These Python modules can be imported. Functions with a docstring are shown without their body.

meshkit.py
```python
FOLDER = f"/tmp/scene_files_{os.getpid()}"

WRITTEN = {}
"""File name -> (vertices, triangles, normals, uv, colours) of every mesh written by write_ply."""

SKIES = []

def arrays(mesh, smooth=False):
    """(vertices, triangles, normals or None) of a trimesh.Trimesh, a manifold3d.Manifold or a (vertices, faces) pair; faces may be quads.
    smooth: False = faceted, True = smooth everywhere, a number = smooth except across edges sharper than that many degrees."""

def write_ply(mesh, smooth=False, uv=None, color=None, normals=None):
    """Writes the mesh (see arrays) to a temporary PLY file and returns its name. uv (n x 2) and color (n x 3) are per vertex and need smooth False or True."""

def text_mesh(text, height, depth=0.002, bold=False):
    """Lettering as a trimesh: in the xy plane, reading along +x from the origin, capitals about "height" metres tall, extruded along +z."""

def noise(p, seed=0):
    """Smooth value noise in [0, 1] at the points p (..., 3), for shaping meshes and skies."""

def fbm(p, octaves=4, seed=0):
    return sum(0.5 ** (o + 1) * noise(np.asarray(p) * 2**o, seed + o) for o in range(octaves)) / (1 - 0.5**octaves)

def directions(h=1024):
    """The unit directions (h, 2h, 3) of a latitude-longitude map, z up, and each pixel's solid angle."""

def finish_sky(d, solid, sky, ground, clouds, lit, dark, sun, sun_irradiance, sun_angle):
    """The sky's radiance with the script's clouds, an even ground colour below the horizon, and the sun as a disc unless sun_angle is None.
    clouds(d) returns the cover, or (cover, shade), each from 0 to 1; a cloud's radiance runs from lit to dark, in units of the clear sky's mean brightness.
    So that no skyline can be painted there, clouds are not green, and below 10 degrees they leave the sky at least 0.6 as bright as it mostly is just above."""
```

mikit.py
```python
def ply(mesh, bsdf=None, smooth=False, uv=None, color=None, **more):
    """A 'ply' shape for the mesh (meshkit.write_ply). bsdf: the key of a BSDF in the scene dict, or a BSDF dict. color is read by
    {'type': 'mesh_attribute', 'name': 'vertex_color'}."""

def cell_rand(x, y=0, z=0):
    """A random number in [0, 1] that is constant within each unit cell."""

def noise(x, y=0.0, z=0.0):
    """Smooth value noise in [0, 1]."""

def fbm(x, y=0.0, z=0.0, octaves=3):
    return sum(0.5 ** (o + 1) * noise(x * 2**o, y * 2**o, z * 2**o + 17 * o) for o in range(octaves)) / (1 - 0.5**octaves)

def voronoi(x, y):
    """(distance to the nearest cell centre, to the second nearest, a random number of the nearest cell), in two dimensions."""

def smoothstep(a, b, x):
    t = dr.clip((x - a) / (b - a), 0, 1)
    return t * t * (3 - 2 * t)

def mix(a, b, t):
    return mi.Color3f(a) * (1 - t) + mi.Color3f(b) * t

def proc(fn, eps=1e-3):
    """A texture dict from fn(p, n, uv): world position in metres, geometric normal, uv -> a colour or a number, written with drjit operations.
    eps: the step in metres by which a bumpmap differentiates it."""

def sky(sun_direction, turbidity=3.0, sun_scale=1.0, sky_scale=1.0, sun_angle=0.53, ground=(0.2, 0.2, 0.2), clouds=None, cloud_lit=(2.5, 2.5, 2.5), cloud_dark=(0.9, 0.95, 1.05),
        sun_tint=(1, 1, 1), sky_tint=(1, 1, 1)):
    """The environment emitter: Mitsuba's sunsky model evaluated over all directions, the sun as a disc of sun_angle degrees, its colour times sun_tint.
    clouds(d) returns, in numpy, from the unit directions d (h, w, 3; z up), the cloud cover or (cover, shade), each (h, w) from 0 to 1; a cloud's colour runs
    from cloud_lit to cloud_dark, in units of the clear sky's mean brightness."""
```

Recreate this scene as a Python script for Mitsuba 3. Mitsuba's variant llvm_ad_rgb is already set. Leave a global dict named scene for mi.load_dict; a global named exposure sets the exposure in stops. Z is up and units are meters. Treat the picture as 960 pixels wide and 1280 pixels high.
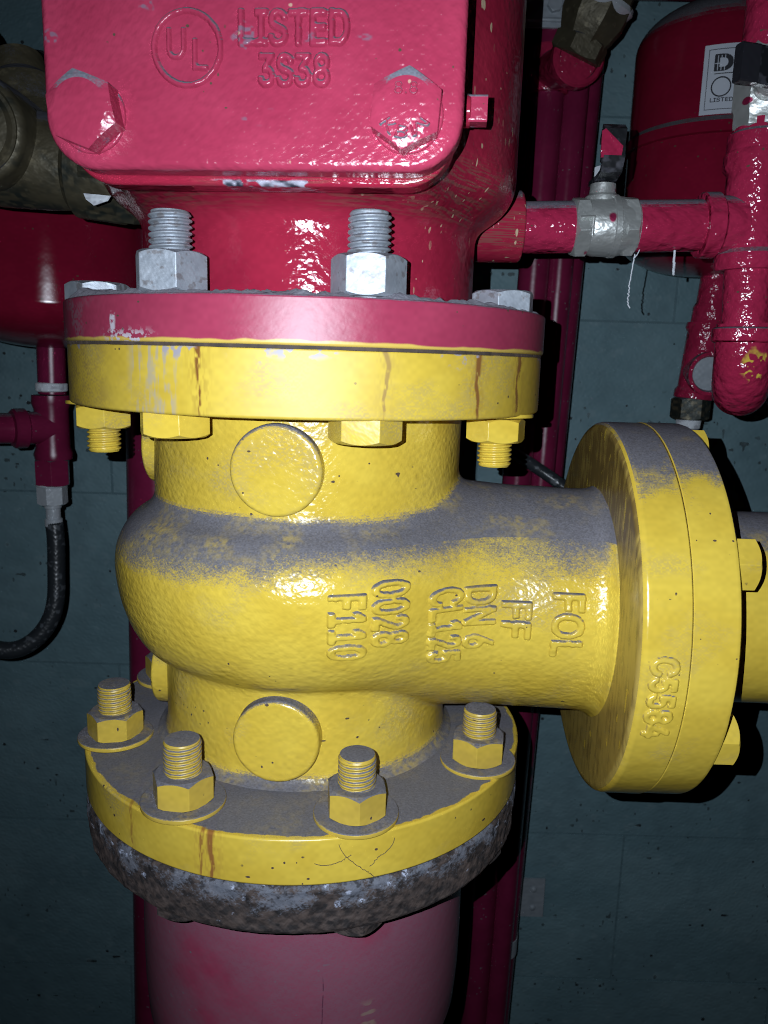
import math
import numpy as np, trimesh, mitsuba as mi, drjit as dr, shapely, manifold3d as m3
from shapely import affinity
from scipy import ndimage
import mikit, meshkit
from mikit import noise, fbm, smoothstep, mix, proc

T = mi.ScalarTransform4f
scene, labels = {}, {}
exposure = 0.0

# ------------------------------------------------------------------ camera and light
EYE = np.array([0.0476, -0.4871, -0.0050])
FWD = np.array([0.0, 0.9818, -0.1901])
UPV = np.array([-0.0286, 0.1900, 0.9814])
RGT = np.array([0.9996, 0.0054, 0.0281])
scene['camera'] = {'type': 'thinlens', 'to_world': T().look_at(origin=EYE.tolist(), target=(EYE + FWD).tolist(), up=UPV.tolist()),
                   'fov': 52.42, 'fov_axis': 'x', 'near_clip': 0.01, 'far_clip': 20.0, 'aperture_radius': 0.0006, 'focus_distance': 0.43}
# the phone's flash: beside the lens, a little to the left and above
FLASH = EYE - 0.019 * RGT + 0.009 * UPV
scene['flash'] = {'type': 'spot', 'to_world': T().look_at(origin=FLASH.tolist(), target=(FLASH + FWD - 0.05 * UPV + 0.17 * RGT).tolist(), up=UPV.tolist()),
                  'intensity': {'type': 'rgb', 'value': [0.68, 0.76, 0.86]}, 'cutoff_angle': 64.0, 'beam_width': 24.0}

# ------------------------------------------------------------------ helpers
PHI = math.radians(-4.5)
RZ = np.array([[math.cos(PHI), -math.sin(PHI), 0], [math.sin(PHI), math.cos(PHI), 0], [0, 0, 1.0]])


def turned(m):
    m = m.copy(); m.vertices = m.vertices @ RZ.T
    return m


PIV = np.array([.1835, -.113, 0.0])
YAW = math.radians(3.2)
RY = np.array([[math.cos(YAW), -math.sin(YAW), 0], [math.sin(YAW), math.cos(YAW), 0], [0, 0, 1.0]])


def turned_side(m):
    m = m.copy(); m.vertices = ((m.vertices - PIV) @ RY.T + PIV) @ RZ.T
    return m


def numbered(name):
    if name not in scene and name not in labels and not any(k.startswith(name + '__') for k in scene):
        return name
    i = 1
    while True:
        k = f'{name}_{i:03d}'
        if k not in scene and k not in labels and not any(q.startswith(k + '__') for q in scene):
            return k
        i += 1


def obj(name, mesh, bsdf, parent=None, smooth=35):
    key = numbered((parent + '__' if parent else '') + name)
    if isinstance(mesh, dict):
        scene[key] = {**mesh, 'bsdf': {'type': 'ref', 'id': bsdf}}
    else:
        scene[key] = mikit.ply(mesh, bsdf, smooth)
    return key


def thing(name, label, cat, group=None, kind=None):
    key = numbered(name)
    labels[key] = {'label': label, 'category': cat}
    if group: labels[key]['group'] = group
    if kind: labels[key]['kind'] = kind
    return key


def cat(*ms):
    return trimesh.util.concatenate([m for m in ms])


def frame(d):
    d = np.asarray(d, float); d = d / np.linalg.norm(d)
    a = np.cross(d, [0, 0, 1.0] if abs(d[2]) < .9 else [0, 1.0, 0]); a /= np.linalg.norm(a)
    return a, np.cross(d, a), d


def lathe(profile, p0=(0, 0, 0), d=(0, 0, 1), seg=72):
    """Closed revolve of (s, r) along direction d from p0; both ends capped."""
    pr = [(profile[0][0], 0.0)] + list(profile) + [(profile[-1][0], 0.0)]
    a, b, c = frame(d)
    th = np.arange(seg) * 2 * np.pi / seg
    V = []
    for s, r in pr:
        V.append(np.asarray(p0) + s * c + r * (np.cos(th)[:, None] * a + np.sin(th)[:, None] * b))
    V = np.vstack(V); F = []
    i = np.arange(seg); j = (i + 1) % seg
    for k in range(len(pr) - 1):
        q0, q1 = k * seg, (k + 1) * seg
        F.append(np.stack([q0 + i, q0 + j, q1 + j], 1)); F.append(np.stack([q0 + i, q1 + j, q1 + i], 1))
    m = trimesh.Trimesh(V, np.vstack(F), process=True)
    m.update_faces(m.nondegenerate_faces()); m.remove_unreferenced_vertices()
    if m.volume < 0: m.invert()
    return m


def disc(z0, z1, r, ch=0.001, p0=(0, 0, 0), d=(0, 0, 1), seg=160):
    n = 4
    pr = [(z0 + ch * (1 - math.cos(t)), r - ch * (1 - math.sin(t))) for t in np.linspace(0, np.pi / 2, n)]
    pr += [(z1 - ch * (1 - math.cos(t)), r - ch * (1 - math.sin(t))) for t in np.linspace(np.pi / 2, 0, n)]
    return lathe(pr, p0, d, seg)


def rod(p0, p1, r, seg=40, ch=0.0006):
    L = np.linalg.norm(np.subtract(p1, p0))
    return disc(0, L, r, ch, p0, np.subtract(p1, p0), seg)


def tube(path, r, seg=16):
    p = np.asarray(path, float); n = len(p)
    r = np.broadcast_to(r, (n,))
    t = np.gradient(p, axis=0); t /= np.linalg.norm(t, axis=1, keepdims=True)
    a = frame(t[0])[0]; V = []
    th = np.arange(seg) * 2 * np.pi / seg
    for k in range(n):
        a = a - (a @ t[k]) * t[k]; a /= np.linalg.norm(a)
        b = np.cross(t[k], a)
        V.append(p[k] + r[k] * (np.cos(th)[:, None] * a + np.sin(th)[:, None] * b))
    V = np.vstack(V + [p[:1], p[-1:]]); i = np.arange(seg); j = (i + 1) % seg; F = []
    for k in range(n - 1):
        F.append(np.stack([k * seg + i, k * seg + j, (k + 1) * seg + j], 1)); F.append(np.stack([k * seg + i, (k + 1) * seg + j, (k + 1) * seg + i], 1))
    F.append(np.stack([j, i, 0 * i + n * seg], 1)); F.append(np.stack([(n - 1) * seg + i, (n - 1) * seg + j, 0 * i + n * seg + 1], 1))
    m = trimesh.Trimesh(V, np.vstack(F), process=False)
    if m.volume < 0: m.invert()
    return m


def smooth_path(pts, n=60):
    from scipy.interpolate import splprep, splev
    tck, _ = splprep(np.asarray(pts, float).T, s=0, k=min(3, len(pts) - 1))
    return np.array(splev(np.linspace(0, 1, n), tck)).T


def arc(c, u, v, r, a0, a1, n=24):
    a = np.linspace(a0, a1, n)[:, None]
    return np.asarray(c) + r * (np.cos(a) * np.asarray(u, float) + np.sin(a) * np.asarray(v, float))


def from_manifold(m):
    q = m.to_mesh()
    return trimesh.Trimesh(q.vert_properties[:, :3], q.tri_verts, process=True)


def to_manifold(m):
    return m3.Manifold(m3.Mesh(np.asarray(m.vertices, np.float32), np.asarray(m.faces, np.uint32)))


def place(m, p0=(0, 0, 0), d=(0, 0, 1), spin=0.0):
    a, b, c = frame(d)
    a2, b2 = math.cos(spin) * a + math.sin(spin) * b, -math.sin(spin) * a + math.cos(spin) * b
    if np.dot(np.cross(a2, b2), c) < 0: b2 = -b2
    m = m.copy(); m.vertices = m.vertices @ np.array([a2, b2, c]) + np.asarray(p0)
    return m


_hex = {}


def hexagon(af, h, both=True, top=.97):
    """Hexagon nut or bolt head along z from 0 to h with 30-degree chamfers."""
    key = (af, h, both, top)
    if key not in _hex:
        R = af / math.sqrt(3)
        pr = m3.CrossSection([[(R * math.cos(math.radians(60 * k)), R * math.sin(math.radians(60 * k))) for k in range(6)]]).offset(-.0007, m3.JoinType.Round, 2, 24).offset(.0007, m3.JoinType.Round, 2, 24)
        body = m3.Manifold.extrude(pr, h)
        c = (R - af / 2 * top) * (.75 if top > .9 else .5)
        prof = [(0, af / 2 * top if both else R * 1.02), (c if both else 0.0001, R * 1.02), (h - c, R * 1.02), (h, af / 2 * top)]
        cone = to_manifold(lathe(prof, seg=72))
        m = from_manifold(body ^ cone)
        _hex[key] = m
    return _hex[key]


def hexnut(p0, d, af, h, spin=0.0, both=True, top=.97):
    return place(hexagon(af, h, both, top), p0, d, spin)


def thread(p0, d, r, L, pitch=0.0025, depth=0.0013, seg=48, seed=0):
    """A helical thread of length L, its end chamfered."""
    nz = int(L / pitch * 10)
    z = np.linspace(0, L, nz); th = np.arange(seg) * 2 * np.pi / seg
    Z, TH = np.meshgrid(z, th, indexing='ij')
    w = (Z / pitch - TH / (2 * np.pi)) % 1.0
    tri = np.abs(w - .5) * 2
    ridge = np.clip((tri - .12) / .76, 0, 1)
    ridge = ridge * ridge * (3 - 2 * ridge)
    lump = 0.00022 * (meshkit.noise(np.stack([Z * 260 + seed, np.cos(TH) * 3, np.sin(TH) * 3], -1)) - .5)
    Rr = r - depth * (1 - ridge) + lump
    end = np.clip((L - Z) / .0022, 0, 1)
    Rr = np.minimum(Rr, r - depth * 1.1 * (1 - end))
    V = np.stack([Rr * np.cos(TH), Rr * np.sin(TH), Z], -1).reshape(-1, 3)
    i, j = np.meshgrid(np.arange(nz - 1), np.arange(seg), indexing='ij'); jn = (j + 1) % seg
    F = np.vstack([np.stack([i * seg + j, i * seg + jn, (i + 1) * seg + jn], -1).reshape(-1, 3), np.stack([i * seg + j, (i + 1) * seg + jn, (i + 1) * seg + j], -1).reshape(-1, 3)])
    V = np.vstack([V, [[0, 0, 0], [0, 0, L + .0002]]])
    k = np.arange(seg); kn = (k + 1) % seg
    F = np.vstack([F, np.stack([kn, k, 0 * k + nz * seg], 1), np.stack([(nz - 1) * seg + k, (nz - 1) * seg + kn, 0 * k + nz * seg + 1], 1)])
    return place(trimesh.Trimesh(V, F, process=False), p0, d)


# ---- signed-distance modelling for the castings
def length(*a): return np.sqrt(sum(x * x for x in a))


def smin(a, b, k):
    h = np.clip(.5 + .5 * (b - a) / k, 0, 1)
    return b + (a - b) * h - k * h * (1 - h)


def sd_cyl(r, h, R, H, rr=0.0):
    qx, qy = r - (R - rr), np.abs(h) - (H - rr)
    return np.minimum(np.maximum(qx, qy), 0) + length(np.maximum(qx, 0), np.maximum(qy, 0)) - rr


def surface_nets(fn, lo, hi, h):
    lo = np.asarray(lo, float); n = np.ceil((np.asarray(hi) - lo) / h).astype(int) + 1
    ax = [lo[k] + h * np.arange(n[k]) for k in range(3)]
    F = fn(*np.meshgrid(*ax, indexing='ij', sparse=True)).astype(np.float32)
    F = np.broadcast_to(F, tuple(n))
    S = F < 0
    c = tuple(n - 1)
    acc, cnt = np.zeros(c + (3,), np.float32), np.zeros(c, np.float32)
    def sl(o, k=None): return tuple(slice(o[q], o[q] + c[q]) for q in range(3))
    for axis in range(3):
        oth = [q for q in range(3) if q != axis]
        for a in (0, 1):
            for b in (0, 1):
                o0 = [0, 0, 0]; o0[oth[0]], o0[oth[1]] = a, b
                o1 = list(o0); o1[axis] = 1
                f0, f1 = F[sl(o0)], F[sl(o1)]
                x = (f0 < 0) != (f1 < 0)
                t = np.where(x, f0 / np.where(x, f0 - f1, 1), 0)
                for q in range(3):
                    acc[..., q] += np.where(x, o0[q] + (t if q == axis else 0), 0)
                cnt += x
    act = cnt > 0
    idx = np.full(c, -1); idx[act] = np.arange(act.sum())
    cell = np.argwhere(act)
    V = lo + h * (cell + acc[act] / cnt[act][:, None])
    faces = []
    for axis in range(3):
        u, v = [(1, 2), (2, 0), (0, 1)][axis]
        s0 = [slice(None)] * 3; s1 = [slice(None)] * 3
        s0[axis], s1[axis] = slice(0, -1), slice(1, None)
        x = S[tuple(s0)] != S[tuple(s1)]
        e = np.argwhere(x)
        e = e[(e[:, u] > 0) & (e[:, v] > 0) & (e[:, u] < c[u]) & (e[:, v] < c[v])]
        du, dv = np.eye(3, dtype=int)[u], np.eye(3, dtype=int)[v]
        q = [idx[tuple((e - p).T)] for p in (du * 0, du, du + dv, dv)]
        flip = S[tuple(e.T)]
        Q = np.stack(q, 1)
        Q = np.where(flip[:, None], Q, Q[:, ::-1])
        faces += [Q[:, [0, 1, 2]], Q[:, [0, 2, 3]]]
    V = V.astype(float)
    for _ in range(3):
        g, f = grad(fn, V)
        V -= np.clip(f, -h, h)[:, None] * g
    m = trimesh.Trimesh(V, np.vstack(faces), process=False)
    if m.volume < 0: m.invert()
    return m


def grad(fn, V, e=3e-4):
    f = fn(V[:, 0], V[:, 1], V[:, 2]); g = []
    for k in range(3):
        W = V.copy(); W[:, k] += e
        W2 = V.copy(); W2[:, k] -= e
        g.append(fn(W[:, 0], W[:, 1], W[:, 2]) - fn(W2[:, 0], W2[:, 1], W2[:, 2]))
    g = np.stack(g, 1)
    return g / np.maximum(np.linalg.norm(g, axis=1, keepdims=True), 1e-9), f


# ---- raised cast lettering: a soft height field over any surface
def outline(text, bold=True):
    m = meshkit.text_mesh(text, 1.0, 0.1, bold)
    top = m.faces[(np.abs(m.vertices[m.faces][:, :, 2] - .1) < 1e-6).all(1)]
    poly = shapely.union_all([shapely.Polygon(t[:, :2]).buffer(1e-4) for t in m.vertices[top]])
    return poly


def fit(poly, x0, y0, w, h):
    a, b, c, d = poly.bounds
    return affinity.translate(affinity.scale(affinity.translate(poly, -a, -b), w / (c - a), h / (d - b), origin=(0, 0)), x0, y0)


def emboss(poly, mapfn, H=0.0011, soft=0.0009, step=0.00035, under=0.0008, seed=0):
    a, b, c, d = poly.bounds; pad = soft * 2.5
    xs, ys = np.arange(a - pad, c + pad, step), np.arange(b - pad, d + pad, step)
    X, Y = np.meshgrid(xs, ys, indexing='ij')
    wob = step * 1.0
    Xw = X + wob * (meshkit.noise(np.stack([X * 500, Y * 500, 0 * X + seed], -1)) - .5)
    Yw = Y + wob * (meshkit.noise(np.stack([X * 500, Y * 500, 0 * X + seed + 7.5], -1)) - .5)
    ins = shapely.contains_xy(poly, Xw.ravel(), Yw.ravel()).reshape(X.shape)
    sd = (ndimage.distance_transform_edt(ins) - ndimage.distance_transform_edt(~ins)) * step
    t = np.clip((sd + soft) / (1.7 * soft), 0, 1)
    hgt = ndimage.gaussian_filter((t * t * (3 - 2 * t)), 1.0) * (H + under) - under
    hgt = hgt * (0.85 + .3 * meshkit.noise(np.stack([X * 300, Y * 300, 0 * X + seed], -1)))
    P = mapfn(X.ravel(), Y.ravel(), hgt.ravel())
    n0, n1 = X.shape
    i, j = np.meshgrid(np.arange(n0 - 1), np.arange(n1 - 1), indexing='ij')
    q = np.stack([i * n1 + j, (i + 1) * n1 + j, (i + 1) * n1 + j + 1, i * n1 + j + 1], -1).reshape(-1, 4)
    hc = hgt.ravel()[q].max(1)
    q = q[hc > -under * .6]
    m = trimesh.Trimesh(P, np.vstack([q[:, [0, 1, 2]], q[:, [0, 2, 3]]]), process=False)
    m.remove_unreferenced_vertices()
    return m


# ------------------------------------------------------------------ materials
DUST = (0.132, 0.132, 0.158)


def P3(p, s): return noise(p.x * s, p.y * s, p.z * s)
def F3(p, s, o=3): return fbm(p.x * s, p.y * s, p.z * s, o)


def dust_cover(p, n, lo, hi, wide=0.5, at=None, bare=.42):
    """Settled dust: grains whose density grows with the level ledges they lie on; the edge is broken by patches and single grains."""
    patch = F3(p, 40, 4) - 0.5
    g = 0.45 * P3(p, 1500) + 0.30 * P3(p + 2.3, 2700) + 0.25 * P3(p + 5.1, 560)
    d = smoothstep(lo, hi, n.z + wide * patch)
    if at is not None: d = at(p, n, d)
    thin = smoothstep(.42, .78, F3(p + 6, 60, 4)) * smoothstep(.25, .7, F3(p + 1, 420, 3))
    return smoothstep(-0.42, 0.42, d * 1.38 - 0.33 - g) * (0.97 - bare * thin)


def bsdf(key, color, rough, bump=None, bump_scale=1.0, eps=4e-4, spec=0.5, metallic=0.0, clearcoat=None):
    pr = {'type': 'principled', 'base_color': proc(color) if callable(color) else {'type': 'rgb', 'value': list(color)},
          'roughness': proc(rough) if callable(rough) else float(rough), 'specular': spec, 'metallic': metallic}
    if clearcoat: pr['clearcoat'] = clearcoat; pr['clearcoat_gloss'] = 0.9
    if bump is not None:
        pr = {'type': 'bumpmap', 'arbitrary': proc(bump, eps), 'scale': float(bump_scale), 'bsdf': pr}
    scene[key] = {'type': 'twosided', 'bsdf': pr}


def paint(key, a, b, rough=0.3, dust=None, wide=0.5, at=None, speck=(0.10, 0.07, 0.05), speck_at=0.90, marks=None, bump=0.00022, freq=210, grime=None, dust_col=DUST, clearcoat=None, bare=.42):
    def state(p, n):
        return dust_cover(p, n, dust[0], dust[1], wide, at, bare) if dust else mi.Float(0)

    def color(p, n, uv):
        c = mix(a, b, smoothstep(.3, .7, F3(p, 38, 3)))
        c = c * (0.93 + 0.14 * P3(p, 420))
        if grime is not None:
            c = mix(c, grime, 0.55 * smoothstep(.54, .76, F3(p + 3.1, 30, 5)) * smoothstep(.30, .62, .6 * P3(p + 5, 1150) + .4 * F3(p, 210, 3)))
        c = mix(c, speck, smoothstep(speck_at, speck_at + .03, P3(p + 1.7, 330)) * smoothstep(.55, .6, P3(p, 47)))
        if marks is not None: c = marks(p, n, c)
        return c

    def hgt(p, n, uv):
        return 0.62 * P3(p, freq) + 0.26 * P3(p, freq * 2.3) + 0.12 * P3(p, freq * 5)
    pl = {'type': 'bumpmap', 'arbitrary': proc(hgt, 4e-4), 'scale': float(bump),
          'bsdf': {'type': 'roughplastic', 'diffuse_reflectance': proc(color), 'alpha': float(rough * rough), 'int_ior': 1.49, 'nonlinear': False}}
    if dust:
        pl = {'type': 'blendbsdf', 'weight': proc(lambda p, n, uv: state(p, n)), 'paint': pl,
              'dust': {'type': 'diffuse', 'reflectance': proc(lambda p, n, uv: mi.Color3f(dust_col) * (0.72 + 0.56 * noise(p.x * 1300, p.y * 1300, p.z * 1300 + 9)))}}
    scene[key] = {'type': 'twosided', 'bsdf': pl}


YA, YB = (0.665, 0.478, 0.062), (0.61, 0.425, 0.050)
YG = (0.40, 0.31, 0.13)


def streak(p, c, x0, z0, z1, w, col, amount=1.0):
    t = dr.clip((p.z - z0) / (z1 - z0), 0, 1)
    xx = dr.abs(p.x - x0 + 0.0030 * (fbm(p.z * 130, x0 * 900, 0, 2) - .5))
    front = dr.select(p.y < 0, mi.Float(1), mi.Float(0)) * smoothstep(z0 - .002, z0 + .006, p.z)
    g = .6 * noise(p.x * 1200, p.z * 420) + .4 * noise(p.x * 500, p.z * 160, 4)
    halo = smoothstep(w * 4.0, 0, xx - .002 * t) * smoothstep(.35, .75, g)
    c = mix(c, mix(col, YA, .45), .55 * amount * halo * front)
    ww = w * (.45 + .75 * t)
    m = smoothstep(ww, ww * .3, xx) * smoothstep(.22, .55, g + .15 * t)
    return mix(c, col, m * front * amount)


def rim_marks(p, n, c):
    for x0, w, col, am in ((-0.0375, .0019, (.20, .075, .02), .95), (.0468, .0016, (.33, .20, .06), .8), (.0912, .0019, (.24, .10, .03), .95), (.1150, .0017, (.22, .09, .03), .9)):
        c = streak(p, c, x0, -.034, .0, w, col, am)
    # dried splashes on the left part of the rim and along the joint
    m = smoothstep(.016, .008, dr.abs(p.x + .060)) * smoothstep(.42, .66, .5 * noise(p.x * 520, p.z * 60) + .3 * F3(p, 300) + .2 * noise(p.x * 1400, p.z * 200)) * dr.select(p.y < 0, mi.Float(1), mi.Float(0))
    c = mix(c, (.42, .37, .28), .75 * m)
    m = smoothstep(-.075, -.115, p.x + .02 * (F3(p, 60) - .5)) * smoothstep(.30, .70, .6 * F3(p, 90, 4) + .4 * P3(p, 1100))
    c = mix(c, (.30, .20, .09), .7 * m)
    m = smoothstep(-.0075, -.003, p.z + .004 * (noise(p.x * 330, p.y * 330) - .5)) * smoothstep(.52, .62, F3(p, 230)) * smoothstep(.46, .56, noise(p.x * 60 + 4, p.y * 60))
    return mix(c, (.36, .33, .36), m)


def left_dust(p, n, d):
    # grains lie thickest on the blind end of the casting and cling to the feet of the two necks
    foot = smoothstep(-.068, -.096, p.z) * dr.select(p.z > -.10, mi.Float(1), mi.Float(0)) + .8 * smoothstep(-.215, -.240, p.z)
    return dr.minimum(1, d + .42 * foot + .34 * smoothstep(.055, -.065, p.x) * smoothstep(-.02, .30, n.z) * dr.select(p.z > -.125, mi.Float(1), mi.Float(0)))


paint('yellow_cast', YA, YB, .29, dust=(-.08, 1.02), wide=.42, at=left_dust, grime=YG, bump=.00046, freq=440)
paint('yellow_rim', YA, YB, .50, marks=rim_marks, bump=.00012, freq=120, grime=YG)
paint('yellow_bolt', YA, YB, .30, bump=.00016, freq=240, grime=YG)


def low_marks(p, n, c):
    for x0, w, am in ((-.0395, .0014, .9), (-.0345, .0023, 1.0), (-.0815, .0012, .6)):
        c = streak(p, c, x0, -.268, -.240, w, (.30, .13, .035), am)
    return c


def edge_wear(p, n, d):
    # the rim's edge is knocked clean in places
    r = dr.sqrt(p.x * p.x + p.y * p.y)
    return d * smoothstep(.1388, .1366, r + .0022 * noise(p.x * 240, p.y * 240))


paint('yellow_dusty', YA, YB, .32, dust=(-.1, .6), wide=.30, at=edge_wear, bare=.14, marks=low_marks, bump=.00016, freq=170, grime=YG)
paint('yellow_stud', (.60, .42, .06), (.52, .36, .06), .38, dust=(.40, .85), wide=.5, bump=.00018, freq=260, grime=YG)
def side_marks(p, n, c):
    # the back of the flange is mixed towards brown in fine streaks, darker higher up, with bright chips
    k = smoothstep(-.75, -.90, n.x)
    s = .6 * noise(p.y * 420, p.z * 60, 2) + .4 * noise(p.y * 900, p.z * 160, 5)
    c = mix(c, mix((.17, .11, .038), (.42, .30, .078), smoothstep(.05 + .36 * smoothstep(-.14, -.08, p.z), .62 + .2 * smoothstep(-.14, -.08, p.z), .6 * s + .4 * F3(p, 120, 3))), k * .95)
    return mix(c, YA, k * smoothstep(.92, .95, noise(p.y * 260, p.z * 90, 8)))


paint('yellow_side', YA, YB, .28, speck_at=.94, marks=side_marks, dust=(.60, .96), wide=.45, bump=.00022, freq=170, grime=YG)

RA, RB = (0.43, 0.046, 0.098), (0.38, 0.036, 0.082)


def scuffs(p, n, c):
    # rubbed, greasy scratches below the cover and pale chips on the right of the body
    s = noise(p.x * 60 + 60 * p.z, p.y * 60, p.z * 700) * .35 + .65 * noise(p.x * 140, p.y * 140, p.z * 1500)
    m = smoothstep(.46, .62, s) * smoothstep(.062, .071, p.z) * smoothstep(.098, .085, p.z) * smoothstep(.30, .60, F3(p, 30))
    c = mix(c, (.17, .085, .065), .55 * m)
    m = smoothstep(.0700, .0688, p.z) * smoothstep(.0655, .0662, p.z) * smoothstep(-.110, -.116, p.y) * smoothstep(-.032, -.026, p.x) * smoothstep(.020, .012, p.x) * smoothstep(.44, .52, F3(p, 150, 3))
    c = mix(c, mix((.03, .035, .05), (.40, .40, .48), smoothstep(.40, .60, F3(p + 4, 170, 3))), m)   # paint knocked off the lip under the cover
    m = smoothstep(.84, .88, noise(p.x * 420, p.y * 420, p.z * 130)) * smoothstep(.46, .56, F3(p, 26)) * smoothstep(.04, .08, p.x)
    return mix(c, (.48, .36, .24), m)


paint('red_gloss', (.32, .019, .046), (.27, .014, .038), .22, dust=(.55, .98), wide=.5, marks=scuffs, bump=.00040, freq=330, speck=(.5, .3, .22), speck_at=.93, clearcoat=.6)


def cover_marks(p, n, c):
    m = smoothstep(.70, .76, F3(p + 5, 75)) * smoothstep(.35, .7, P3(p, 700))
    c = mix(c, (.20, .16, .22), .75 * m)
    m = smoothstep(.92, .95, P3(p + 2, 190)) * smoothstep(.55, .6, P3(p, 33))
    return mix(c, (.55, .33, .25), m)


paint('red_cover', RA, RB, .30, dust=(.13, .50), wide=.25, marks=cover_marks, bump=.00045, freq=560, dust_col=(.155, .18, .215))


def lip(p, n, c):
    # yellow brushed over the lower edge, white splash on the left
    e = smoothstep(.0030, .0020, p.z + .0013 * (noise(p.x * 130, p.y * 130) - .5))
    c = mix(c, (.60, .42, .09), e)
    m = smoothstep(.0022, .0010, dr.abs(p.x + .0815 + .0030 * (F3(p, 160) - .5))) * smoothstep(.0140, .0115, p.z + .003 * (P3(p, 900) - .5)) * smoothstep(.36, .52, F3(p, 520))
    m = dr.maximum(m, smoothstep(.018, .006, dr.abs(p.x + .073)) * smoothstep(.0085, .0020, p.z) * smoothstep(.50, .60, F3(p, 600)))
    c = mix(c, (.55, .50, .55), m)
    m = smoothstep(-.085, -.125, p.x) * smoothstep(.45, .62, F3(p, 90)) * smoothstep(.3, .5, P3(p, 800))
    return mix(c, (.24, .17, .20), .75 * m)


paint('red_flange', (.345, .044, .088), (.315, .037, .078), .42, dust=(.5, .9), wide=.3, marks=lip, bump=.00010, freq=420, dust_col=(.155, .16, .19))
def splash(p, n, c):
    # a dab of the yellow paint on the elbow
    q = dr.sqrt(dr.square(p.x - .286) + dr.square(p.y - .030) + .35 * dr.square(p.z + .004))
    return mix(c, (.60, .42, .06), smoothstep(.010, .006, q + .010 * (F3(p, 190, 3) - .5)) * smoothstep(.48, .56, F3(p + 2, 260, 2)))


paint('red_trim', (.36, .021, .066), (.30, .016, .052), .20, dust=(.38, .85), wide=.4, marks=splash, bump=.0024, freq=165, dust_col=(.17, .165, .20), clearcoat=.5)
paint('red_pipe', (.19, .015, .055), (.16, .012, .046), .33, dust=(.6, 1.0), wide=.3, bump=.0002, freq=70, speck=(.18, .13, .15), speck_at=.86)
paint('red_tank', (.23, .008, .030), (.20, .007, .026), .22, dust=(.10, .65), wide=.3, bump=.0001, freq=90, dust_col=(.12, .125, .14))


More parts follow.
